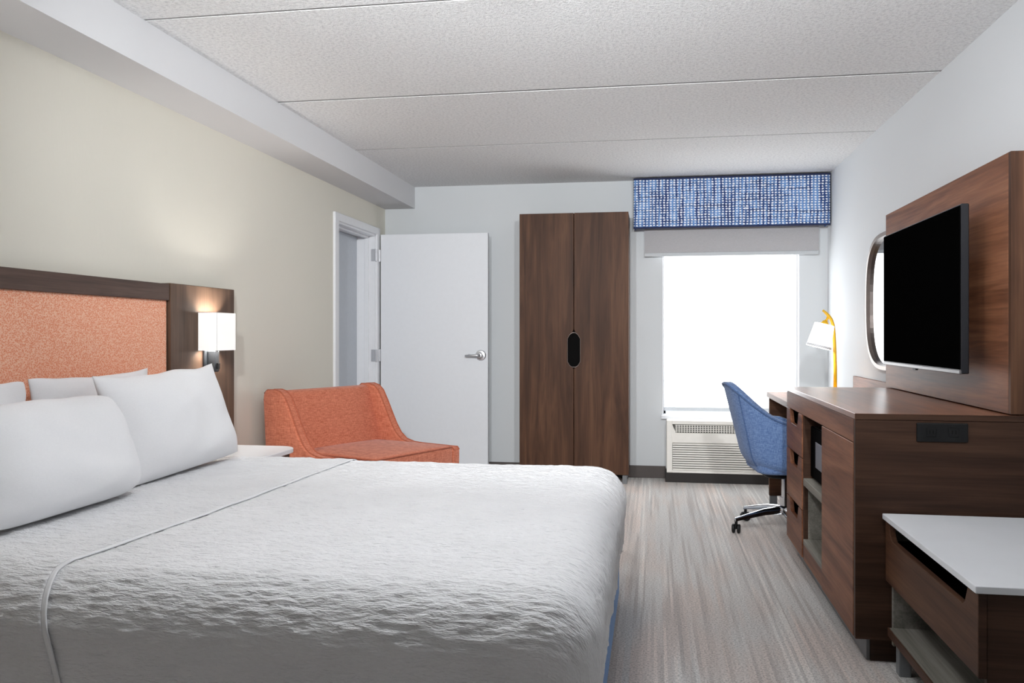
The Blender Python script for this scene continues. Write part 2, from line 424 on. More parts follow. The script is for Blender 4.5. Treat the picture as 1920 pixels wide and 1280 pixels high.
# window: frame, glass, sill
win = thing('window_1', 'tall bright window in a white frame above the air conditioner', 'window', (WX0, D + .1, WZ0), kind='structure')
fw = .03; gy = D + .13
for nm, a in (('frame_side', (WX0, WX0 + fw, gy, gy + .05, WZ0, WZ1)), ('frame_side', (WX1 - fw, WX1, gy, gy + .05, WZ0, WZ1)),
              ('frame_rail', (WX0, WX1, gy, gy + .05, WZ0, WZ0 + fw)), ('frame_rail', (WX0, WX1, gy, gy + .05, WZ1 - fw, WZ1))):
    mesh_obj(nm, bx(*a, bev=.003), 'frame_white', win)
mesh_obj('pane', bx(WX0 + fw, WX1 - fw, gy + .02, gy + .026, WZ0 + fw, WZ1 - fw), 'window_glass', win)
mesh_obj('reveal', bx(WX0 - .004, WX0 + .006, D - .004, D + .13, WZ0, WZ1, bev=.002), 'frame_white', win)
mesh_obj('reveal', bx(WX1 - .006, WX1 + .004, D - .004, D + .13, WZ0, WZ1, bev=.002), 'frame_white', win)
mesh_obj('sill', bx(WX0 - .012, WX1 + .02, D - .035, D + .12, WZ0 - .03, WZ0 + .002, bev=.004, seg=2), 'quartz_white', win)

# ------------------------------------------------------------------ window dressing
sh = thing('sheer_roller_shade', 'backlit white sheer roller shade pulled down over the window', 'roller shade', (WX0, D + .075, WZ0))
mesh_obj('shade_fabric', bx(WX0 + .014, WX1 - .04, D + .070, D + .072, .575, 2.09), 'shade_backlit', sh)
mesh_obj('hem_bar', bx(WX0 + .014, WX1 - .04, D + .064, D + .078, .545, .577, bev=.004, seg=2), 'aluminium', sh)
mesh_obj('side_channel', bx(WX1 - .034, WX1 - .0065, D + .058, D + .088, .519, 2.09, bev=.003), 'frame_white', sh)
mesh_obj('side_channel', bx(WX0 + .0065, WX0 + .012, D + .058, D + .088, .519, 2.09, bev=.001), 'grey_metal', sh)  # grey strip stands in for the shaded gap beside the fabric
bs = thing('blackout_roller_shade', 'grey blackout roller shade drawn partly down below the blue valance', 'roller shade', (-.08, D - .05, 1.8))
mesh_obj('shade_fabric', bx(-.076, 1.284, D - .056, D - .053, 1.835, 2.24), 'shade_grey', bs)
mesh_obj('hem_bar', bx(-.078, 1.286, D - .064, D - .044, 1.808, 1.838, bev=.005, seg=2), 'aluminium', bs)
mesh_obj('roller_tube', tube(bmesh.new(), [(-.07, D - .06, 2.26), (1.28, D - .06, 2.26)], .024, 16), 'aluminium', bs, smooth=True)
va = thing('window_valance', 'blue and white woven box valance with navy piping at the ceiling', 'valance', (-.161, D - .15, 2.03))
VX0, VX1, VZ0, VZ1, VY = -.161, 1.352, 2.031, 2.424, D - .15
b = bmesh.new(); box(b, VX0, VX1, VY, VY + .016, VZ0, VZ1, bev=.004, seg=2)
mesh_obj('front_board', b, 'woven_blue_check', va)
mesh_obj('side_board', bx(VX0, VX0 + .016, VY + .017, D - .002, VZ0, VZ1, bev=.003), 'woven_blue_check', va)
mesh_obj('side_board', bx(VX1 - .016, VX1, VY + .017, D - .002, VZ0, VZ1, bev=.003), 'woven_blue_check', va)
mesh_obj('top_board', bx(VX0 + .017, VX1 - .017, VY + .017, D - .002, VZ1 - .02, VZ1 - .004), 'navy_piping', va)
mesh_obj('piping', tube(bmesh.new(), [(VX0, VY, VZ0), (VX1, VY, VZ0), (VX1, VY, VZ1), (VX0, VY, VZ1)], .0075, 8, closed=True), 'navy_piping', va)

# ------------------------------------------------------------------ air conditioner under the window
PX0, PX1, PY, PZ0, PZ1 = .10, 1.17, D - .205, .078, .492
ac = thing('air_conditioner', 'cream wall air conditioner with slatted grille under the window', 'air conditioner', (PX0, D - .1, 0))
b = bmesh.new()
box(b, PX0, PX1, PY + .02, D - .002, PZ0, PZ1, bev=.012, seg=3)
mesh_obj('body', b, 'ptac_cream', ac)
# front fascia as a frame with the two openings
gx0, gx1, gz0, gz1 = PX0 + .045, PX1 - .045, .098, .315       # intake grille
tx0, tx1, tz0, tz1 = PX0 + .045, PX1 - .045, .395, .462       # discharge
b = bmesh.new()
box(b, PX0, gx0, PY, PY + .022, PZ0, PZ1, bev=.004); box(b, gx1, PX1, PY, PY + .022, PZ0, PZ1, bev=.004)
box(b, gx0 - .003, gx1 + .003, PY, PY + .022, PZ0, gz0, bev=.003); box(b, gx0 - .003, gx1 + .003, PY, PY + .022, gz1, tz0, bev=.003)
box(b, gx0 - .003, gx1 + .003, PY, PY + .022, tz1, PZ1, bev=.004)
mesh_obj('front_cover', b, 'ptac_cream', ac)
mesh_obj('grille_back', bx(gx0, gx1, PY + .017, PY + .021, gz0, gz1), 'ptac_dark', ac)
n = 12; sl = None
for i in range(n):
    z = gz0 + (i + .5) * (gz1 - gz0) / n
    if sl is None:
        sl = mesh_obj('slat', prism(bmesh.new(), [(PY + .001, z - .0065), (PY + .012, z - .0045), (PY + .012, z + .0055), (PY + .001, z + .0045)], 'x', gx0 + .002, gx1 - .002), 'ptac_cream', ac)
        z00 = z
    else:
        o = sl.copy(); C.objects.link(o); o.location = (0, 0, z - z00)
mesh_obj('discharge_back', bx(tx0, tx1, PY + .019, PY + .0215, tz0, tz1), 'ptac_dark', ac)
b = bmesh.new()
for i in range(46): 
    x = tx0 + .03 + i * (tx1 - tx0 - .04) / 46; box(b, x, x + .006, PY + .008, PY + .018, tz0 + .003, tz1 - .004)
for i in range(4):
    z = tz0 + .012 + i * .015; box(b, tx0 + .02, tx1 - .01, PY + .004, PY + .010, z, z + .005)
mesh_obj('discharge_louvre', b, 'ptac_cream', ac)
mesh_obj('louvre_corner', prism(bmesh.new(), [(tx0 - .002, tz0 - .002), (tx0 + .028, tz0 - .002), (tx0 - .002, tz1)], 'y', PY + .001, PY + .016), 'ptac_cream', ac)
mesh_obj('plinth', bx(PX0 - .01, PX1, PY + .012, D - .015, 0, PZ0 + .004, bev=.003), 'ptac_black', ac)

# ------------------------------------------------------------------ wardrobe
WF = 6.73; wx0, wx1, wz0, wz1 = -1.058, -.196, .075, 2.135; wm = -.624
wd = thing('wardrobe', 'tall walnut two-door wardrobe with a black slot pull', 'wardrobe', ((wx0 + wx1) / 2, WF, 0))
b = bmesh.new()
box(b, wx0 + .001, wx0 + .02, WF + .024, D - .016, wz0, wz1, bev=.001); box(b, wx1 - .02, wx1 - .001, WF + .024, D - .016, wz0, wz1, bev=.001)
box(b, wx0 + .02, wx1 - .02, WF + .024, D - .016, wz1 - .02, wz1 - .001); box(b, wx0 + .02, wx1 - .02, WF + .024, D - .016, wz0, wz0 + .02)
box(b, wx0 + .02, wx1 - .02, D - .03, D - .016, wz0 + .02, wz1 - .02)
mesh_obj('carcass', b, 'walnut_z', wd)
s0, s1, sw = .905, 1.215, .052; g = .0022
def half(sgn):
    e = wm + sgn * g; o = (wx1 if sgn > 0 else wx0)
    pts = [(e, wz0), (e, s0), (wm + sgn * .012, s0 + .006), (wm + sgn * .034, s0 + .022), (wm + sgn * sw, s0 + .055), (wm + sgn * sw, s1 - .075), (wm + sgn * .034, s1 - .042), (wm + sgn * .010, s1 - .018), (e, s1), (e, wz1), (o, wz1), (o, wz0)]
    return pts if sgn < 0 else pts[::-1]
for sgn in (-1, 1):
    d = mesh_obj('door', prism(bmesh.new(), half(sgn), 'y', WF, WF + .022, bev=.0015), 'walnut_z', wd)
cup = [(wm + x, z) for x, z in ((-.014, s0 + .012), (-.034, s0 + .024), (-.052, s0 + .055), (-.052, s1 - .075), (-.034, s1 - .042), (-.012, s1 - .026), (.012, s1 - .026), (.034, s1 - .042), (.052, s1 - .075), (.052, s0 + .055), (.034, s0 + .024), (.014, s0 + .012))]
mesh_obj('slot_back', bx(wm - .07, wm + .07, WF + .030, WF + .036, s0 - .01, s1 + .01), 'recess_black', wd)
mesh_obj('slot_rim', tube(bmesh.new(), [(x * 1.0, WF + .004, z) for x, z in cup], .0035, 8, closed=True), 'mirror_frame', wd)
for x in (wx0 + .03, wx1 - .03):
    for y in (WF + .05, D - .06):
        mesh_obj('foot', bx(x - .018, x + .018, y - .018, y + .018, 0, wz0 + .001, bev=.002), 'grey_metal', wd)

# ------------------------------------------------------------------ headboard and sconce
HX = XL + .05
hbd = thing('headboard', 'wall headboard with coral woven panel framed in dark walnut', 'headboard', (XL, 2.85, .3))
hz0 = .25
mesh_obj('fabric_panel', bx(XL + .002, HX - .012, 2.012, 3.684, hz0, 1.338, bev=.006, seg=2), 'headboard_fabric', hbd)
mesh_obj('top_rail', bx(XL + .002, HX, 2.012, 3.686, 1.334, 1.411, bev=.002), 'walnut_rail', hbd)
mesh_obj('side_panel', bx(XL + .002, HX + .004, 3.69, 4.305, hz0, 1.416, bev=.002), 'walnut_head', hbd)
mesh_obj('side_panel', bx(XL + .002, HX + .004, 1.393, 2.008, hz0, 1.416, bev=.002), 'walnut_head', hbd)

def sconce(yc, label):
    x0 = HX + .0045
    s = thing('wall_sconce', label, 'wall lamp', (x0, yc, .97), group='bedside wall lamps')
    mesh_obj('backplate', bx(x0, x0 + .012, yc - .045, yc + .045, .93, 1.10, bev=.003), 'bronze_black', s)
    mesh_obj('arm', bx(x0 + .012, x0 + .055, yc - .022, yc + .022, .985, 1.092, bev=.004), 'bronze_black', s)
    mesh_obj('switch', bx(x0 + .056, x0 + .064, yc - .012, yc + .012, 1.0, 1.03, bev=.002), 'black_plastic', s)
    a0, a1 = x0 + .004, x0 + .104; y0, y1 = yc - .095, yc + .095; z0, z1 = 1.094, 1.283; th = .003
    b = bmesh.new()
    box(b, a0, a1, y0, y0 + th, z0, z1); box(b, a0, a1, y1 - th, y1, z0, z1); box(b, a1 - th, a1, y0 + th, y1 - th, z0, z1); box(b, a0, a0 + th, y0 + th, y1 - th, z0, z1)
    mesh_obj('shade', b, 'sconce_glow', s)
    mesh_obj('corner_seam', tube(bmesh.new(), [(a1, y0, z0), (a1, y0, z1)], .0018, 6), 'frame_white', s)
    mesh_obj('bulb', lathe(bmesh.new(), [(0, 1.13), (.014, 1.135), (.016, 1.16), (.027, 1.19), (.024, 1.215), (0, 1.228)], 16, Matrix.Translation(((a0 + a1) / 2, yc, 0))), 'bulb_glow', s, smooth=True)
    mesh_obj('socket', bx((a0 + a1) / 2 - .014, (a0 + a1) / 2 + .014, yc - .014, yc + .014, 1.09, 1.134, bev=.003), 'bronze_black', s)
sconce(4.022, 'lit square white sconce on the walnut panel beside the pillows')
sconce(1.68, 'lit square white sconce at the near end of the headboard')

# ------------------------------------------------------------------ nightstand
ns = thing('nightstand', 'white nightstand with rounded corner beyond the pillows', 'nightstand', (-2.05, 4.1, 0))
def rrect(x0, x1, y0, y1, r, corners=(1, 1, 1, 1), n=8):
    pts = []
    for (cx, cy, a0), use in zip(((x1 - r, y0 + r, -90), (x1 - r, y1 - r, 0), (x0 + r, y1 - r, 90), (x0 + r, y0 + r, 180)), corners):
        if use:
            for k in range(n + 1):
                a = math.radians(a0 + 90 * k / n); pts.append((cx + r * math.cos(a), cy + r * math.sin(a)))
        else:
            a = math.radians(a0 + 45); pts.append((cx + r * math.copysign(1, math.cos(a)), cy + r * math.copysign(1, math.sin(a))))
    return pts
mesh_obj('top', prism(bmesh.new(), rrect(HX + .006, -1.86, 3.86, 4.295, .10, (1, 1, 0, 0)), 'z', .556, .58, bev=.003), 'nightstand_white', ns)
mesh_obj('body', bx(HX + .006, -1.92, 3.88, 4.27, .14, .555, bev=.003), 'walnut_x', ns)
mesh_obj('drawer_front', bx(-1.919, -1.90, 3.89, 4.26, .36, .545, bev=.002), 'walnut_y', ns)
mesh_obj('drawer_front', bx(-1.919, -1.90, 3.89, 4.26, .16, .35, bev=.002), 'walnut_y', ns)
mesh_obj('plinth', bx(HX + .02, -1.95, 3.91, 4.24, 0, .141), 'grey_metal', ns)

# ------------------------------------------------------------------ bed
BN, BF, BX = 1.83, 3.835, -.118      # near, far, foot limits of the coverlet
BT = .60
bed = thing('bed', 'king bed with white mattress and blue fabric base skirt', 'bed', (-1.1, 2.85, 0))
mesh_obj('bed_skirt', bx(XL + .09, BX - .031, BN + .05, BF - .05, .004, .32, bev=.05, seg=4), 'bedskirt_blue', bed)
mesh_obj('mattress', bx(XL + .06, BX - .045, BN + .055, BF - .055, 321e-3, BT - .032, bev=.07, seg=4), 'pillow_white', bed)

def prof(q, r, zt, flare):
    """arc-length q past the inset edge -> outward offset, height"""
    la = r * PI / 2
    if q <= la:
        a = q / r; return r * math.sin(a), zt - r * (1 - math.cos(a))
    s = q - la
    return r + flare * s, zt - r - s

def orient(bm):
    bmesh.ops.recalc_face_normals(bm, faces=bm.faces); bm.normal_update()
    if sum(f.normal.z for f in bm.faces) < 0:
        bmesh.ops.reverse_faces(bm, faces=bm.faces); bm.normal_update()

def relief(u, v):
    """woven-in ridges of the matelasse, a few millimetres high, long in u"""
    a = noise.noise(Vector((u * 17.0, v * 74.0, 1.7))) + .5 * noise.noise(Vector((u * 30.0, v * 96.0, 5.1)))
    row = math.floor(v / .024); c = math.sin((u / .062 + .5 * (row % 2)) * 2 * PI) * math.cos(v / .024 * 2 * PI)
    rid = 1 - 2.2 * abs(noise.noise(Vector((u * 11.0 + 3, v * 40.0, 8.3))))
    return .0044 * a + .0012 * rid + .0008 * c

def coverlet():
    r = .135; zt = BT; zb = .28
    la = r * PI / 2; qmax = la + (zt - r - zb)
    x0 = -2.10; xe = BX - r; y0 = BN + r; y1 = BF - r
    bm = bmesh.new(); uvl = bm.loops.layers.uv.new('UVMap'); uv = {}
    NX, NY, NQ, NC = 220, 420, 110, 30
    def fold(p, q):  # soft ripples in the hanging part
        k = max(0, q - la) / (qmax - la)
        return .0025 * k * math.sin(p * 9.0) + .0015 * k * math.sin(p * 23 + 1.0)
    def V(x, y, z, u, v):
        z += .0045 * noise.noise(Vector((x * 2.2, y * 2.2, 3))) + .0025 * noise.noise(Vector((x * 7, y * 7, 9)))
        w = bm.verts.new((x, y, z)); uv[w] = (u, v); return w
    xs = [x0 + (xe - x0) * i / NX for i in range(NX + 1)]; ys = [y0 + (y1 - y0) * j / NY for j in range(NY + 1)]
    top = [[V(x, y, zt, x, y) for y in ys] for x in xs]
    def quad(a, b, c, d):
        f = bm.faces.new((a, b, c, d)); f.smooth = True
    for i in range(NX):
        for j in range(NY): quad(top[i][j], top[i + 1][j], top[i + 1][j + 1], top[i][j + 1])
    def strip(base, nrm, uvf):
        rows = [base]
        for k in range(1, NQ + 1):
            q = qmax * k / NQ; row = []
            for m, w in enumerate(base):
                o, z = prof(q, r, zt, -.085); n = nrm(m)
                p = w.co.x * abs(n[1]) + w.co.y * abs(n[0]); o += fold(p, q)
                uu = uvf(m, w, q)
                row.append(V(w.co.x + n[0] * o, w.co.y + n[1] * o, z, *uu))
            rows.append(row)
        for a, b in zip(rows, rows[1:]):
            for m in range(len(a) - 1): quad(a[m], a[m + 1], b[m + 1], b[m])
        return rows
    near = [top[i][0] for i in range(NX + 1)]; far = [top[i][NY] for i in range(NX + 1)]; foot = top[NX]
    rn = strip(near, lambda m: (0, -1), lambda m, w, q: (uv[w][0], uv[w][1] - q))
    rf = strip(far, lambda m: (0, 1), lambda m, w, q: (uv[w][0], uv[w][1] + q))
    rt = strip(foot, lambda m: (1, 0), lambda m, w, q: (uv[w][0] + q, uv[w][1]))
    for (cw, colA, colB, sgn) in ((top[NX][0], [row[-1] for row in rn], [row[0] for row in rt], -1), (top[NX][NY], [row[-1] for row in rf], [row[-1] for row in rt], 1)):
        cols = [colA]
        for c in range(1, NC):
            t = c / NC; a = t * PI / 2; col = [cw]
            for k in range(1, NQ + 1):
                q = qmax * k / NQ; o, z = prof(q, r, zt, -.085)
                kk = max(0, q - la) / (qmax - la)
                o += (1 - t) * fold(xe, q) + t * fold(cw.co.y, q) + .012 * kk * math.sin(t * PI)
                u0 = uv[cw]
                col.append(V(cw.co.x + math.sin(a) * o, cw.co.y + sgn * math.cos(a) * o, z, u0[0] + math.sin(a) * q, u0[1] + sgn * math.cos(a) * q))
            cols.append(col)
        cols.append(colB)
        for a, b in zip(cols, cols[1:]):
            for k in range(NQ):
                if k == 0:
                    f = bm.faces.new((cw, a[1], b[1])); f.smooth = True
                else: quad(a[k], a[k + 1], b[k + 1], b[k])
    orient(bm)
    for w in bm.verts: w.co += w.normal * relief(*uv[w])
    for f in bm.faces:
        for l in f.loops: l[uvl].uv = uv[l.vert]
    return bm
cv = thing('coverlet', 'white quilted coverlet spread over the bed', 'bedspread', (-1.1, 2.85, BT))
o = mesh_obj('spread', coverlet(), 'matelasse_white', cv, smooth=True)

def band(xa, xhem, lift, mat, name, zb=.275, nx=70, rel=True):
    r = .135; zt = BT + lift; la = r * PI / 2; qm = la + (zt - r - zb)
    y0 = BN + r; y1 = BF - r
    bm = bmesh.new(); uvl = bm.loops.layers.uv.new('UVMap'); uv = {}
    vs_ = [-qm + qm * k / 110 for k in range(110)] + [(y1 - y0) * k / 420 for k in range(421)] + [(y1 - y0) + qm * k / 110 for k in range(1, 111)]
    L = y1 - y0; rows = []
    for v in vs_:
        if v < 0:
            o, z = prof(-v, r + lift, zt, -.085); y = y0 - o
        elif v > L:
            o, z = prof(v - L, r + lift, zt, -.085); y = y1 + o
        else: y, z = y0 + v, zt
        row = []
        for i in range(nx + 1):
            t = i / nx
            xe = xhem(v / L); xs = xa(v / L); x = xs + (xe - xs) * t
            k = max(0, (max(-v, v - L) - la)) / (qm - la)
            yy = y + (.0025 * k * math.sin(x * 9) + .0015 * k * math.sin(x * 23 + 1)) * (-1 if v < 0 else 1)
            zz = z + .0045 * noise.noise(Vector((x * 2.2, yy * 2.2, 3))) + .0025 * noise.noise(Vector((x * 7, yy * 7, 9)))
            w = bm.verts.new((x, yy, zz)); uv[w] = (x + .31, y0 + v + .17); row.append(w)
        rows.append(row)
    for a, b in zip(rows, rows[1:]):
        for i in range(nx): f = bm.faces.new((a[i], a[i + 1], b[i + 1], b[i])); f.smooth = True
    if rel:
        orient(bm)
        for w in bm.verts: w.co += w.normal * relief(*uv[w])
    for f in bm.faces:
        for l in f.loops: l[uvl].uv = uv[l.vert]
    ob = mesh_obj(name, bm, mat, cv, smooth=True)
    so = ob.modifiers.new('thickness', 'SOLIDIFY'); so.thickness = .004; so.offset = -1
    return ob
hem = lambda t: -1.335 - .115 * (1 - min(max(t, -.03), 1)) + .012 * math.sin(t * 5) + (.10 * min(1, max(0, -.04 - t) * 4))
fb = band(lambda t: -2.06, lambda t: hem(t) - .014, .007, 'matelasse_white', 'folded_top')
hm = band(lambda t: hem(t) - .0145, hem, .0072, 'pillow_white', 'hem', nx=4, rel=False)

# pillows
def pillow(name, label, w, h, t, base, lean, yaw=0.0, roll=0.0, seed=0, ear=.07, rnd=.12):
    n = 40; bm = bmesh.new()
    for side in (1, -1):
        g = []
        for i in range(n + 1):
            row = []
            for j in range(n + 1):
                u = -1 + 2 * i / n; v = -1 + 2 * j / n
                u = math.copysign(1 - (1 - abs(u)) ** 1.4, u); v = math.copysign(1 - (1 - abs(v)) ** 1.4, v)
                up = .5 + .5 * v
                px = u * w / 2 * (1 - ear * (1 - v * v) * abs(u) ** 1.5) * (1 - rnd * abs(v) ** 6 * u ** 4 * .5)
                pz = v * h / 2 * (1 - ear * up * 1.25 * (1 - u * u) * abs(v) ** 1.5) * (1 - rnd * abs(u) ** 6 * v ** 4)
                th = t / 2 * (max(0, 1 - abs(u) ** 3.4) ** .62) * (max(0, 1 - abs(v) ** 3.0) ** .62) * (1 - .24 * v)
                wr = noise.noise(Vector((u * 1.3 + seed, v * 1.5, seed * 2.1))) * .016 + noise.noise(Vector((u * 3.2 + seed, v * 2.6, seed * 1.3 + side))) * .010
                edge = max(0, (1 - abs(u)) * (1 - abs(v)))
                cr = noise.noise(Vector((u * 7 * (1 - abs(v)) + seed, v * 7, seed))) * .006 * max(0, abs(u) + abs(v) - .9)   # gathers towards the corners
                th += (wr + cr) * min(1, edge * 6)
                px += .010 * noise.noise(Vector((v * 2.2, seed, 1))); pz += .012 * noise.noise(Vector((u * 2.2, seed, 5))) * up
                row.append(bm.verts.new((side * th if edge > 0 else 0, px, pz + h / 2)))
            g.append(row)
        for i in range(n):
            for j in range(n):
                bm.faces.new((g[i][j], g[i + 1][j], g[i + 1][j + 1], g[i][j + 1]))
    bmesh.ops.remove_doubles(bm, verts=bm.verts, dist=.0004)
    mt = Matrix.Rotation(yaw, 4, 'Z') @ Matrix.Rotation(-lean, 4, 'Y') @ Matrix.Rotation(roll, 4, 'X')
    bmesh.ops.transform(bm, matrix=mt, verts=bm.verts)
    o = mesh_obj(name, bm, 'pillow_white', None, smooth=True); o.location = base
    return tag(o, label, 'pillow', 'white bed pillows')
pz = BT + .02
pillow('pillow', 'white pillow at back right, its corner overlapping the coral panel', .74, .41, .10, (-2.155, 3.05, pz), math.radians(3), 0, math.radians(1), 1.7, .09, .05)
pillow('pillow', 'white pillow at back left, mostly hidden by the front pillow', .72, .41, .10, (-2.155, 2.325, pz), math.radians(3), 0, 0, 4.2, .09, .1)
pillow('pillow', 'front white pillow standing below the lit sconce, nearest the armchair', .88, .435, .18, (-1.895, 3.255, pz), math.radians(17), 0, math.radians(1.2), 2.9, .085, .03)
pillow('pillow', 'front white pillow at the left edge of the picture', .80, .37, .20, (-1.81, 2.415, pz), math.radians(20), 0, 0, 7.4, .03, .16)

# ------------------------------------------------------------------ armchair
ARZ = math.radians(-24.0)
arm = thing('armchair', 'coral linen lounge armchair with swooping arms beside the bed', 'armchair', (-1.69, 4.86, 0), ARZ); arm.scale = (1.05, 1.05, 1.01)
# local: +x forward, y = across (+y is the far side)
hw = .405; dep1 = .37
b = bmesh.new(); box(b, -.32, dep1 - .02, -hw + .075, hw - .075, .16, .36, bev=.02, seg=3)
mesh_obj('seat_base', b, 'linen_coral', arm, True)
b = bmesh.new(); box(b, -.22, dep1 + .005, -hw + .076, hw - .076, .362, .500, bev=.028, seg=4)
bmesh.ops.subdivide_edges(b, edges=b.edges, cuts=3, use_grid_fill=True)
for v in b.verts:
    if v.co.z > .48: v.co.z += .016 * max(0, 1 - ((v.co.x - .08) / .33) ** 2) * max(0, 1 - (v.co.y / .34) ** 2)
seat = mesh_obj('seat_cushion', b, 'linen_coral', arm, True); auto_smooth(seat, 50)
pc = [(p[0], p[1], .494) for p in rrect(-.20, dep1 + .002, -hw + .08, hw - .08, .032)]
w = mesh_obj('piping', tube(bmesh.new(), pc, .005, 8, closed=True), 'linen_coral_dark', arm, True, smooth=True); w.parent = seat
bp = [(-.35, .17), (-.22, .17), (-.185, .48), (-.285, .815), (-.30, .833), (-.35, .84), (-.375, .825), (-.38, .79)]
back = mesh_obj('backrest', prism(bmesh.new(), bp, 'y', -hw + .04, hw - .04, bev=.012, seg=3), 'linen_coral', arm, True); auto_smooth(back, 40)
SWOOP = [(-.35, .17), (.36, .17), (.365, .47), (.355, .485), (.10, .488), (.03, .492), (-.03, .508), (-.075, .545), (-.112, .60), (-.15, .675), (-.185, .745), (-.22, .808), (-.255, .838), (-.295, .848), (-.36, .845), (-.385, .825), (-.388, .79)]
for s in (-1, 1):
    y0, y1 = (-hw, -hw + .07) if s < 0 else (hw - .07, hw)
    a = mesh_obj('arm', prism(bmesh.new(), SWOOP, 'y', y0, y1, bev=.014, seg=3), 'linen_coral', arm, True); auto_smooth(a, 45)
    for yy in (y0 + .012, y1 - .012):
        q = mesh_obj('piping', tube(bmesh.new(), [(p[0], yy, p[1] + .0005) for p in SWOOP[2:-1]], .0045, 8), 'linen_coral_dark', arm, True, smooth=True); q.parent = a
for x in (-.29, .30):
    for y in (-.33, .33):
        mesh_obj('leg', lathe(bmesh.new(), [(0, 0), (.016, 0), (.026, .165), (0, .165)], 14, Matrix.Translation((x, y, 0))), 'wood_leg', arm, True)

# ------------------------------------------------------------------ dresser with open niche
FX = .707; Y0, Y1 = 3.20, 4.785; ZT = .893; ZB = .09
SP1, SP2 = 4.31, 3.818
dr = thing('dresser', 'long walnut dresser with three cutout drawers and an open niche', 'dresser', ((FX + XR) / 2, (Y0 + Y1) / 2, 0))
bk = XR - .014
mesh_obj('top', bx(FX, bk, Y0 + .003, Y1, ZT - .021, ZT, bev=.0012), 'walnut_top', dr)
mesh_obj('edge_band', bx(FX + .0005, bk, Y0 - .0005, Y0 + .003, ZT - .021, ZT - .0008), 'walnut_dark', dr)
mesh_obj('apron', bx(FX + .001, FX + .021, Y0 + .0305, Y1 - .001, .787, ZT - .0225, bev=.0015), 'walnut_warm', dr)
mesh_obj('end_panel', bx(FX + .0015, bk, Y0 + .002, Y0 + .03, ZB, ZT - .0225, bev=.001), 'walnut_dark', dr)
mesh_obj('end_panel', bx(FX + .022, bk, Y1 - .03, Y1 - .002, ZB, ZT - .0225, bev=.001), 'walnut_dark', dr)
mesh_obj('divider', bx(FX + .006, bk - .02, SP1 - .026, SP1 - .003, ZB, .786, bev=.001), 'walnut_dark', dr)
mesh_obj('divider', bx(FX + .022, bk - .02, SP2 - .028, SP2 - .003, ZB, .786, bev=.001), 'grey_oak', dr)
mesh_obj('back_panel', bx(bk - .018, bk - .001, Y0 + .03, Y1 - .03, ZB, ZT - .0225), 'grey_oak', dr)
mesh_obj('bottom_panel', bx(FX + .022, bk - .02, Y0 + .031, SP2 - .03, ZB, ZB + .02), 'walnut_dark', dr)
mesh_obj('bottom_panel', bx(FX + .022, bk - .02, SP1, Y1 - .031, ZB, ZB + .02), 'walnut_dark', dr)
mesh_obj('niche_floor', bx(FX + .003, bk - .02, SP2 - .002, SP1 - .027, .165, .190, bev=.0015), 'grey_oak', dr)
mesh_obj('niche_rail', bx(FX + .004, FX + .022, SP2 - .002, SP1 - .027, ZB, .164, bev=.0015), 'walnut_warm', dr)
mesh_obj('niche_shelf', bx(FX + .003, bk - .02, SP2 - .002, SP1 - .027, .449, .483, bev=.0015), 'grey_oak', dr)
mesh_obj('niche_lining', bx(FX + .025, bk - .02, SP1 - .029, SP1 - .0265, .191, .448), 'grey_oak', dr)
dz = [ZB + .002, .322, .574, .786]
for z0, z1 in zip(dz, dz[1:]):
    z0 += .0025; z1 -= .0015
    c0, c1 = SP1 + .10, Y1 - .10; dp = .07
    pts = [(SP1, z0), (Y1 - .002, z0), (Y1 - .002, z1), (c1, z1), (c1 - .028, z1 - dp + .012), (c1 - .045, z1 - dp), (c0 + .045, z1 - dp), (c0 + .028, z1 - dp + .012), (c0, z1), (SP1, z1)]
    d = mesh_obj('drawer', prism(bmesh.new(), pts, 'x', FX, FX + .02, bev=.0012), 'walnut_warm', dr)
    bb = bmesh.new()
    box(bb, FX + .03, FX + .5, SP1 + .02, SP1 + .032, z0 + .03, z1 - .05); box(bb, FX + .03, FX + .5, Y1 - .06, Y1 - .048, z0 + .03, z1 - .05); box(bb, FX + .03, FX + .5, SP1 + .032, Y1 - .06, z0 + .02, z0 + .03)
    x = mesh_obj('drawer_box', bb, 'recess_black', None); x.data.transform(Matrix.Translation(-Vector(dr.location))); x.parent = d  # black colour stands in for unlit brown wood behind the notch
mesh_obj('cabinet_door', bx(FX, FX + .02, Y0 + .0325, SP2 - .004, ZB, .784, bev=.0015), 'walnut_warm', dr)
mesh_obj('kick_plate', bx(FX + .05, FX + .062, Y0 + .05, Y1 - .05, 0, ZB - .001, bev=.001), 'grey_metal', dr)
mesh_obj('end_plinth', bx(FX + .063, bk, Y0 + .045, Y0 + .07, 0, ZB - .001), 'walnut_dark', dr)
ot = mesh_obj('outlet_plate', bx(.912, 1.082, Y0 - .006, Y0 + .003, .797, .864, bev=.004, seg=2), 'black_plastic', dr)
for cx in (.96, 1.034):
    b = bmesh.new(); box(b, cx - .017, cx + .017, Y0 - .0085, Y0 - .005, .815, .847, bev=.002)
    x = mesh_obj('socket', b, 'black_plastic', None); x.data.transform(Matrix.Translation(-Vector(dr.location))); x.parent = ot
    for dx in (-.006, .006):
        x = mesh_obj('socket_slot', bx(cx + dx - .0012, cx + dx + .0012, Y0 - .0092, Y0 - .008, .826, .838), 'recess_black', None)
        x.data.transform(Matrix.Translation(-Vector(dr.location))); x.parent = ot

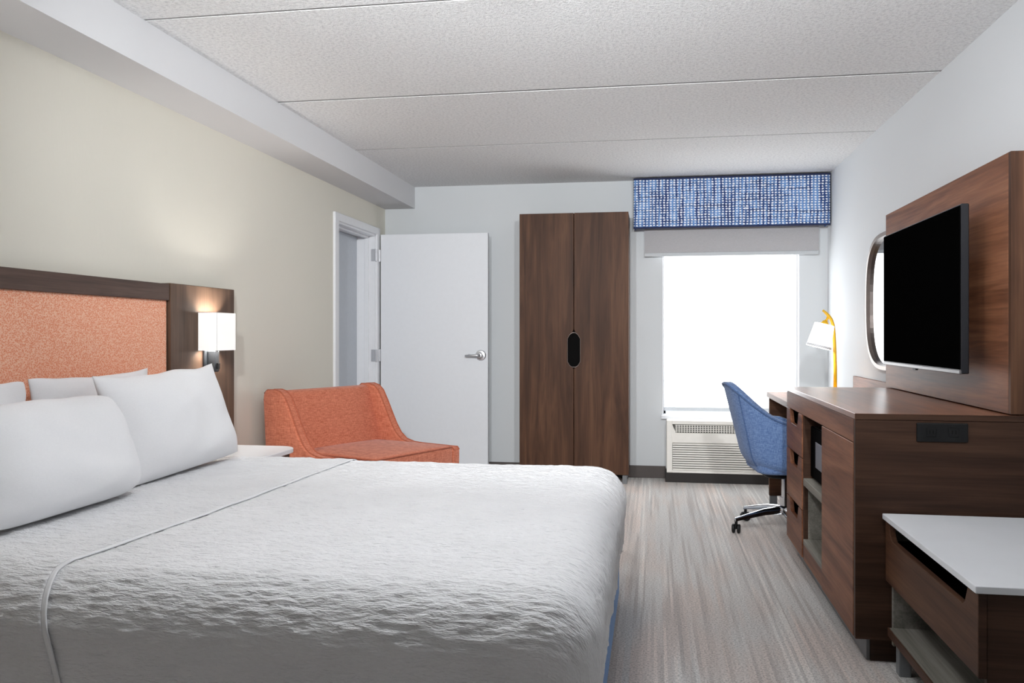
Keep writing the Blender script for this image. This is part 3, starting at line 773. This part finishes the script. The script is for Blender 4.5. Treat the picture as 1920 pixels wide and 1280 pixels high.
# microwave on the niche shelf
MZ = .484
mw = thing('microwave', 'compact black microwave on the dresser niche shelf', 'microwave', (FX + .2, 4.05, MZ))
mx = FX + .035; my0, my1 = SP2 + .006, SP1 - .036; mz0, mz1 = MZ + .012, .735
mesh_obj('case', bx(mx + .012, mx + .36, my0, my1, mz0, mz1, bev=.004), 'black_plastic', mw)
mesh_obj('door_panel', bx(mx, mx + .011, my0 + .115, my1, mz0, mz1, bev=.003), 'black_gloss', mw)
mesh_obj('control_panel', bx(mx, mx + .011, my0, my0 + .112, mz0, mz1, bev=.003), 'black_gloss', mw)
mesh_obj('door_window', bx(mx - .0012, mx + .001, my0 + .17, my1 - .13, mz0 + .06, mz1 - .06, bev=.0005), 'grey_screen', mw)
for r_ in range(5):
    for c_ in range(3):
        y = my0 + .02 + c_ * .026; z = mz0 + .03 + r_ * .024
        mesh_obj('button', bx(mx - .0015, mx + .001, y, y + .017, z, z + .009), 'button_white', mw)
mesh_obj('display', bx(mx - .0012, mx + .001, my0 + .018, my0 + .094, mz1 - .05, mz1 - .022), 'grey_screen', mw)
for x in (mx + .04, mx + .32):
    for y in (my0 + .03, my1 - .03):
        mesh_obj('foot', lathe(bmesh.new(), [(0, MZ), (.012, MZ), (.012, mz0 + .002), (0, mz0 + .002)], 12, Matrix.Translation((x, y, 0))), 'black_plastic', mw)

# ------------------------------------------------------------------ television panel and television
TPX = 1.22; TY0, TY1, TZ1 = 3.20, 4.815, 1.81
tp = thing('wall_cladding', 'walnut veneer wall panel behind the television', 'wall panel', (XR, (TY0 + TY1) / 2, ZT))
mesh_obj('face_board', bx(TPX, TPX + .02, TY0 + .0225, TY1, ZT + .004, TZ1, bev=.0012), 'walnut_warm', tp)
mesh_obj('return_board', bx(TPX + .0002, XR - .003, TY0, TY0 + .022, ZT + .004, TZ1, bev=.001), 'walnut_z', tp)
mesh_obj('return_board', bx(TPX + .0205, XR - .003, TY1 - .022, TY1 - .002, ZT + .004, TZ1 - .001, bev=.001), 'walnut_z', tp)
mesh_obj('top_board', bx(TPX + .0205, XR - .003, TY0 + .023, TY1 - .023, TZ1 - .022, TZ1 - .001, bev=.001), 'walnut_warm', tp)
VXF = 1.12; vy0, vy1, vz0, vz1 = 3.388, 4.462, 1.028, 1.659
tv = thing('television', 'flat black television mounted on the walnut wall panel', 'television', (VXF, (vy0 + vy1) / 2, vz0))
mesh_obj('case', bx(VXF + .002, VXF + .03, vy0, vy1, vz0, vz1, bev=.003), 'tv_edge', tv)
mesh_obj('screen', bx(VXF - .001, VXF + .003, vy0 + .008, vy1 - .006, vz0 + .016, vz1 - .006), 'tv_screen_black', tv)
mesh_obj('bottom_bezel', bx(VXF - .003, VXF + .012, vy0 + .002, vy1 - .002, vz0 - .001, vz0 + .014, bev=.002), 'tv_silver', tv)
mesh_obj('sensor', bx(VXF - .003, VXF + .008, 3.93, 3.975, vz0 - .008, vz0 - .0005, bev=.0015), 'black_plastic', tv)
mesh_obj('rear_housing', bx(VXF + .0305, VXF + .058, vy0 + .2, vy1 - .2, vz0 + .06, vz1 - .16, bev=.01), 'black_plastic', tv)
mesh_obj('wall_bracket', bx(VXF + .0585, TPX - .0005, 3.78, 4.07, 1.2, 1.48, bev=.002), 'black_plastic', tv)

# mirror behind
mi = thing('wall_mirror', 'rounded wall mirror in a taupe frame beyond the television', 'mirror', (XR, 5.272, 1.37))
def sup(a, b_, n=3.0, N=72):
    out = []
    for k in range(N):
        t = 2 * PI * k / N; c, s = math.cos(t), math.sin(t)
        out.append((5.272 + a * math.copysign(abs(c) ** (2 / n), c), 1.37 + b_ * math.copysign(abs(s) ** (2 / n), s)))
    return out
def ring(oa, ia, x0, x1):
    bm = bmesh.new(); L = len(oa)
    A = [[bm.verts.new((x, *p)) for p in ps] for x, ps in ((x0, oa), (x0, ia), (x1, ia), (x1, oa))]
    for k in range(4):
        a, b_ = A[k], A[(k + 1) % 4]
        for i in range(L): bm.faces.new((a[i], a[(i + 1) % L], b_[(i + 1) % L], b_[i]))
    return bm
mesh_obj('frame', ring(sup(.452, .405), sup(.428, .381), XR - .036, XR - .001), 'mirror_frame', mi)
mesh_obj('glass', prism(bmesh.new(), sup(.428, .381), 'x', XR - .014, XR - .003), 'mirror_glass', mi)

# ------------------------------------------------------------------ desk
KX = .775; KY0, KY1, KZ = 4.79, 6.155, .776
dk = thing('desk', 'walnut writing desk with low backsplash beyond the dresser', 'desk', ((KX + XR) / 2, (KY0 + KY1) / 2, 0))
mesh_obj('top', bx(KX, XR - .024, KY0, KY1, KZ - .035, KZ, bev=.0018), 'walnut_warm', dk)
mesh_obj('backsplash', bx(XR - .022, XR - .002, KY0 + .03, 6.125, KZ - .05, .892, bev=.0018), 'walnut_warm', dk)
mesh_obj('leg_panel', bx(KX + .012, XR - .025, KY1 - .05, KY1 - .012, .062, KZ - .0355, bev=.0015), 'walnut_x', dk)
mesh_obj('modesty_panel', bx(XR - .06, XR - .04, KY0 + .02, KY1 - .051, .40, KZ - .0355, bev=.0015), 'walnut_y', dk)
mesh_obj('support_leg', bx(1.0, XR - .06, KY0 + .004, KY0 + .03, .0, KZ - .0355, bev=.0015), 'walnut_x', dk)
for x in (KX + .04, XR - .06):
    mesh_obj('foot', bx(x - .025, x + .025, KY1 - .046, KY1 - .016, 0, .0615, bev=.002), 'grey_metal', dk)

# desk lamp
LX, LY = 1.169, 5.85
la_ = thing('desk_lamp', 'yellow desk lamp with glowing white tapered shade', 'desk lamp', (LX, LY, KZ))
mesh_obj('base', lathe(bmesh.new(), [(0, KZ + .0005), (.085, KZ + .0005), (.088, KZ + .006), (.084, KZ + .014), (.02, KZ + .018), (0, KZ + .018)], 32, Matrix.Translation((LX, LY, 0))), 'lamp_yellow', la_)
pp = [(LX, LY, KZ + .015), (LX + .001, LY, .95), (LX - .003, LY, 1.10), (LX - .008, LY, 1.20), (LX - .012, LY, 1.235), (LX - .024, LY, 1.272), (LX - .044, LY, 1.300), (LX - .062, LY, 1.320), (LX - .078, LY, 1.333)]
mesh_obj('pole', tube(bmesh.new(), pp, [.0115, .011, .0105, .010, .010, .0105, .011, .0085, .007], 12), 'lamp_yellow', la_, smooth=True)
tilt = math.radians(14)
SM = Matrix.Translation((LX - .066, LY, 1.243)) @ Matrix.Rotation(tilt, 4, 'Y')
mesh_obj('neck', tube(bmesh.new(), [(LX - .040, LY, 1.302), (LX - .050, LY, 1.275), (LX - .060, LY, 1.262)], [.009, .0075, .009], 10), 'lamp_yellow', la_, smooth=True)
mesh_obj('cap', lathe(bmesh.new(), [(0, .024), (.014, .022), (.022, .008), (.030, .0025), (.030, -.002), (0, -.002)], 24, SM), 'lamp_yellow', la_, smooth=True)
shp = [(.0605, -.001), (.0625, -.004), (.0785, -.158), (.0765, -.158), (.0605, -.006), (.02, -.006)]
sd = mesh_obj('shade', lathe(bmesh.new(), shp, 40, SM), 'lamp_glow', la_); auto_smooth(sd)
mesh_obj('bulb', lathe(bmesh.new(), [(0, -.125), (.02, -.118), (.028, -.095), (.022, -.065), (.013, -.045), (.013, -.01), (0, -.01)], 18, SM), 'desk_bulb_glow', la_, smooth=True)
mesh_obj('shade_trim', lathe(bmesh.new(), [(.0790, -.158), (.0798, -.158), (.0780, -.142), (.0770, -.142)], 40, SM), 'frame_white', la_)

# ------------------------------------------------------------------ task chair
TCX, TCY = .775, 5.315
tc = thing('task_chair', 'blue tweed bucket desk chair on a chrome five-star base', 'desk chair', (TCX, TCY, 0), math.radians(6))
def shell(off):
    """outer skin; off shrinks it inwards. theta = 0 at the back (-x)"""
    NT_, NR = 48, 16; rows = []
    th0 = math.radians(118)
    for i in range(NR + 1):
        t = i / NR; row = []
        for j in range(NT_ + 1):
            th = -th0 + 2 * th0 * j / NT_
            k = abs(th) / th0
            ztop = .655 + .235 * (0.5 + 0.5 * math.cos(min(1, k / .86) * PI)) - .05 * max(0, k - .8) / .2
            s = 1 - (1 - t) ** 2.2
            z = .352 + off * .9 + (ztop - .352 - off * .9) * t
            hz = (z - .352) / .54
            bowl = min(1, (t * 4.2)) ; bowl = math.sqrt(max(0, 1 - (1 - bowl) ** 2))
            a = (.10 + .125 * bowl) + .135 * max(0, hz) ** 1.0
            bb = (.14 + .115 * bowl) + .045 * max(0, hz)
            a -= off; bb -= off
            e = 2 / 2.7; c, s_ = math.cos(th), math.sin(th)
            row.append((-a * math.copysign(abs(c) ** e, c) if c > 0 else a * abs(c) ** e * 1.0, bb * math.copysign(abs(s_) ** e, s_), z))
        rows.append(row)
    return rows
b = bmesh.new()
outer = [[b.verts.new(p) for p in r] for r in shell(0)]; innr = [[b.verts.new(p) for p in r] for r in shell(.045)]
for rws in (outer, innr):
    for a, c in zip(rws, rws[1:]):
        for j in range(len(a) - 1): b.faces.new((a[j], a[j + 1], c[j + 1], c[j]))
for j in range(len(outer[0]) - 1):
    b.faces.new((outer[-1][j], outer[-1][j + 1], innr[-1][j + 1], innr[-1][j])); b.faces.new((outer[0][j], outer[0][j + 1], innr[0][j + 1], innr[0][j]))
for i in range(len(outer) - 1):
    for j in (0, -1): b.faces.new((outer[i][j], outer[i + 1][j], innr[i + 1][j], innr[i][j]))
so = mesh_obj('shell', b, 'tweed_blue', tc, True); auto_smooth(so, 55)
bv = so.modifiers.new('soft', 'BEVEL'); bv.width = .012; bv.segments = 3; bv.angle_limit = math.radians(55)
R = shell(-.0015)
def pick(row, f): return row[int(round(f * (len(row) - 1)))]
for f in (.37, .63):
    pts = [pick(r_, f) for r_ in R]
    x = mesh_obj('seam', tube(bmesh.new(), pts, .0042, 8), 'tweed_blue_dark', tc, True, smooth=True); x.parent = so
x = mesh_obj('rim_piping', tube(bmesh.new(), [(p[0], p[1], p[2] - .010) for p in R[-1]], .005, 8), 'tweed_blue_dark', tc, True, smooth=True); x.parent = so
b = prism(bmesh.new(), rrect(-.20, .26, -.225, .225, .10), 'z', .362, .465, bev=.025, seg=3)
auto_smooth(mesh_obj('seat', b, 'tweed_blue', tc, True), 50)
mesh_obj('seat_pan', prism(bmesh.new(), rrect(-.14, .20, -.17, .17, .08), 'z', .335, .361, bev=.006), 'black_plastic', tc, True)
mesh_obj('gas_column', lathe(bmesh.new(), [(0, .10), (.032, .10), (.032, .2), (.02, .202), (.02, .336), (0, .336)], 20), 'chrome', tc, True)
mesh_obj('hub', lathe(bmesh.new(), [(0, .095), (.045, .098), (.052, .12), (.042, .15), (0, .155)], 24), 'chrome', tc, True, smooth=True)
for k in range(5):
    a = math.radians(50 - 6 + 8 + 72 * k); Rr = .318; ca, sa = math.cos(a), math.sin(a)
    sec = []
    lb = bmesh.new()
    for (r_, z, hw_, ht) in ((.03, .128, .028, .022), (.14, .120, .022, .018), (.25, .098, .016, .013), (Rr + .008, .082, .013, .010)):
        sec.append([lb.verts.new((ca * r_ - sa * y, sa * r_ + ca * y, zz)) for y, zz in ((-hw_, z - ht), (hw_, z - ht), (hw_ * .75, z + ht * .6), (0, z + ht), (-hw_ * .75, z + ht * .6))])
    for p, q in zip(sec, sec[1:]):
        for i in range(5): lb.faces.new((p[i], p[(i + 1) % 5], q[(i + 1) % 5], q[i]))
    lb.faces.new(sec[0]); lb.faces.new(sec[-1][::-1])
    leg = mesh_obj('base_leg', lb, 'chrome', tc, True); auto_smooth(leg, 60)
    cb = bmesh.new()
    lathe(cb, [(0, .05), (.009, .05), (.009, .078), (0, .078)], 10, Matrix.Translation((ca * Rr, sa * Rr, 0)))
    yaw = random.uniform(0, PI)
    for off in (-.024, .006):
        lathe(cb, [(0, off), (.022, off), (.0275, off + .004), (.0275, off + .014), (.022, off + .018), (0, off + .018)], 18, Matrix.Translation((ca * Rr, sa * Rr, .0278)) @ Matrix.Rotation(yaw, 4, 'Z') @ Matrix.Rotation(PI / 2, 4, 'X'))
    mm = Matrix.Translation((ca * Rr, sa * Rr, .036)) @ Matrix.Rotation(yaw, 4, 'Z')
    t_ = bmesh.new(); box(t_, -.024, .024, -.006, .006, -.010, .018, bev=.004); bmesh.ops.transform(t_, matrix=mm, verts=t_.verts); merge(cb, t_)
    cs = mesh_obj('caster', cb, 'black_plastic', tc, True); cs.parent = leg

# ------------------------------------------------------------------ luggage bench
GX = .80; GY0, GY1, GZ = 2.306, 3.185, .543
gb = thing('luggage_bench', 'low walnut luggage bench with white stone top and notched drawer', 'bench', ((GX + XR) / 2, (GY0 + GY1) / 2, 0))
mesh_obj('top', bx(GX - .004, XR - .003, GY0 - .004, GY1 + .003, GZ - .019, GZ, bev=.0022, seg=2), 'quartz_white', gb)
n0, n1 = GY0 + .075, GY1 - .05; dz0, dz1 = .31, GZ - .021
pts = [(GY0 + .0025, dz0), (GY1 - .008, dz0), (GY1 - .008, dz1), (n1, dz1), (n1 - .022, dz1 - .046), (n1 - .040, dz1 - .058), (n0 + .040, dz1 - .058), (n0 + .022, dz1 - .046), (n0, dz1), (GY0 + .0025, dz1)]
gd = mesh_obj('drawer', prism(bmesh.new(), pts, 'x', GX + .004, GX + .024, bev=.0016), 'walnut_y', gb)
bb = bmesh.new(); box(bb, GX + .0245, GX + .46, GY0 + .03, GY0 + .04, dz0 + .01, dz1 - .065); box(bb, GX + .0245, GX + .46, GY1 - .05, GY1 - .04, dz0 + .01, dz1 - .065); box(bb, GX + .0245, GX + .46, GY0 + .04, GY1 - .05, dz0 + .004, dz0 + .012); box(bb, GX + .45, GX + .46, GY0 + .04, GY1 - .05, dz0 + .012, dz1 - .065)
x = mesh_obj('drawer_box', bb, 'recess_black', None); x.data.transform(Matrix.Translation(-Vector(gb.location))); x.parent = gd  # shade inside the drawer put into its black colour
mesh_obj('edge_band', bx(GX + .0045, GX + .0235, GY0, GY0 + .0022, dz0, dz1), 'walnut_dark', gb)
mesh_obj('end_panel', bx(GX + .025, XR - .014, GY0 + .002, GY0 + .022, .085, GZ - .020, bev=.001), 'walnut_dark', gb)
mesh_obj('end_panel', bx(GX + .025, XR - .014, GY1 - .026, GY1 - .006, .085, GZ - .020, bev=.001), 'grey_oak', gb)
mesh_obj('shelf', bx(GX + .012, XR - .014, GY0 + .0225, GY1 - .0265, .125, .15, bev=.001), 'grey_oak', gb)
mesh_obj('shelf_edge', bx(GX + .006, GX + .0115, GY0 + .0225, GY1 - .0265, .122, .151, bev=.001), 'walnut_y', gb)
mesh_obj('back_panel', bx(XR - .04, XR - .024, GY0 + .023, GY1 - .027, .151, GZ - .02), 'grey_oak', gb)
for x in (GX + .05, XR - .06):
    for y in (GY0 + .06, GY1 - .06):
        mesh_obj('leg', bx(x - .02, x + .02, y - .02, y + .02, 0, .1245, bev=.002), 'grey_metal', gb)

# ------------------------------------------------------------------ added fill lights, unseen: flush lamp and track spots before the first visible plank
def added_ceiling_lamp(CLX, CLY, glow, label):
    cl = thing('added_ceiling_light', label, 'ceiling lamp', (CLX, CLY, H), group='added fill lamps')
    mesh_obj('canopy', lathe(bmesh.new(), [(0, H - .001), (.25, H - .001), (.25, H - .03), (.235, H - .032), (0, H - .032)], 40, Matrix.Translation((CLX, CLY, 0))), 'frame_white', cl)
    mesh_obj('diffuser', lathe(bmesh.new(), [(.232, H - .033), (.228, H - .05), (.20, H - .075), (.13, H - .092), (0, H - .098)], 40, Matrix.Translation((CLX, CLY, 0))), glow, cl, smooth=True)
added_ceiling_lamp(-.45, 2.35, 'ceiling_fill_glow', 'added unseen round white fill lamp above the near side of the bed')
tr = thing('added_track_light', 'added unseen white ceiling track with three fill spots aimed down the room', 'added fill light', (-.3, 1.1, H))
mesh_obj('track', bx(-1.3, .7, 1.08, 1.12, H - .022, H - .0005, bev=.003), 'frame_white', tr)
for hx_, aim in ((-1.0, (-1.3, D, 1.9)), (-.3, (-.45, D, 1.85)), (.5, (.5, D, 1.65))):
    p = Vector((hx_, 1.1, H - .25)); d = (Vector(aim) - p).normalized()
    q = d.to_track_quat('Z', 'Y').to_matrix().to_4x4()
    hd = mesh_obj('spot_head', lathe(bmesh.new(), [(0, -.07), (.03, -.07), (.04, -.06), (.045, .06), (.041, .06), (.038, .05), (0, .05)], 24, Matrix.Translation(p) @ q), 'frame_white', tr)
    st_ = mesh_obj('stem', tube(bmesh.new(), [p + Vector((0, 0, .03)), (hx_, 1.1, H - .02)], .008, 10), 'frame_white', tr)
    mesh_obj('lens', lathe(bmesh.new(), [(0, .052), (.037, .052), (.037, .056), (0, .056)], 24, Matrix.Translation(p) @ q), 'fill_lens_glow', tr)
    ld = bpy.data.lights.new('track_fill_spot', 'SPOT'); ld.energy = TRACK_FILL_W; ld.spot_size = math.radians(84); ld.spot_blend = 1.0; ld.shadow_soft_size = .05  # added fill light for the far half of the room
    ld.color = (.955, .982, 1.0)
    lo_ = bpy.data.objects.new('track_fill_spot', ld); C.objects.link(lo_); lo_.parent = tr
    lo_.location = p + d * .115 - Vector(tr.location); lo_.rotation_euler = d.to_track_quat('-Z', 'Y').to_euler()
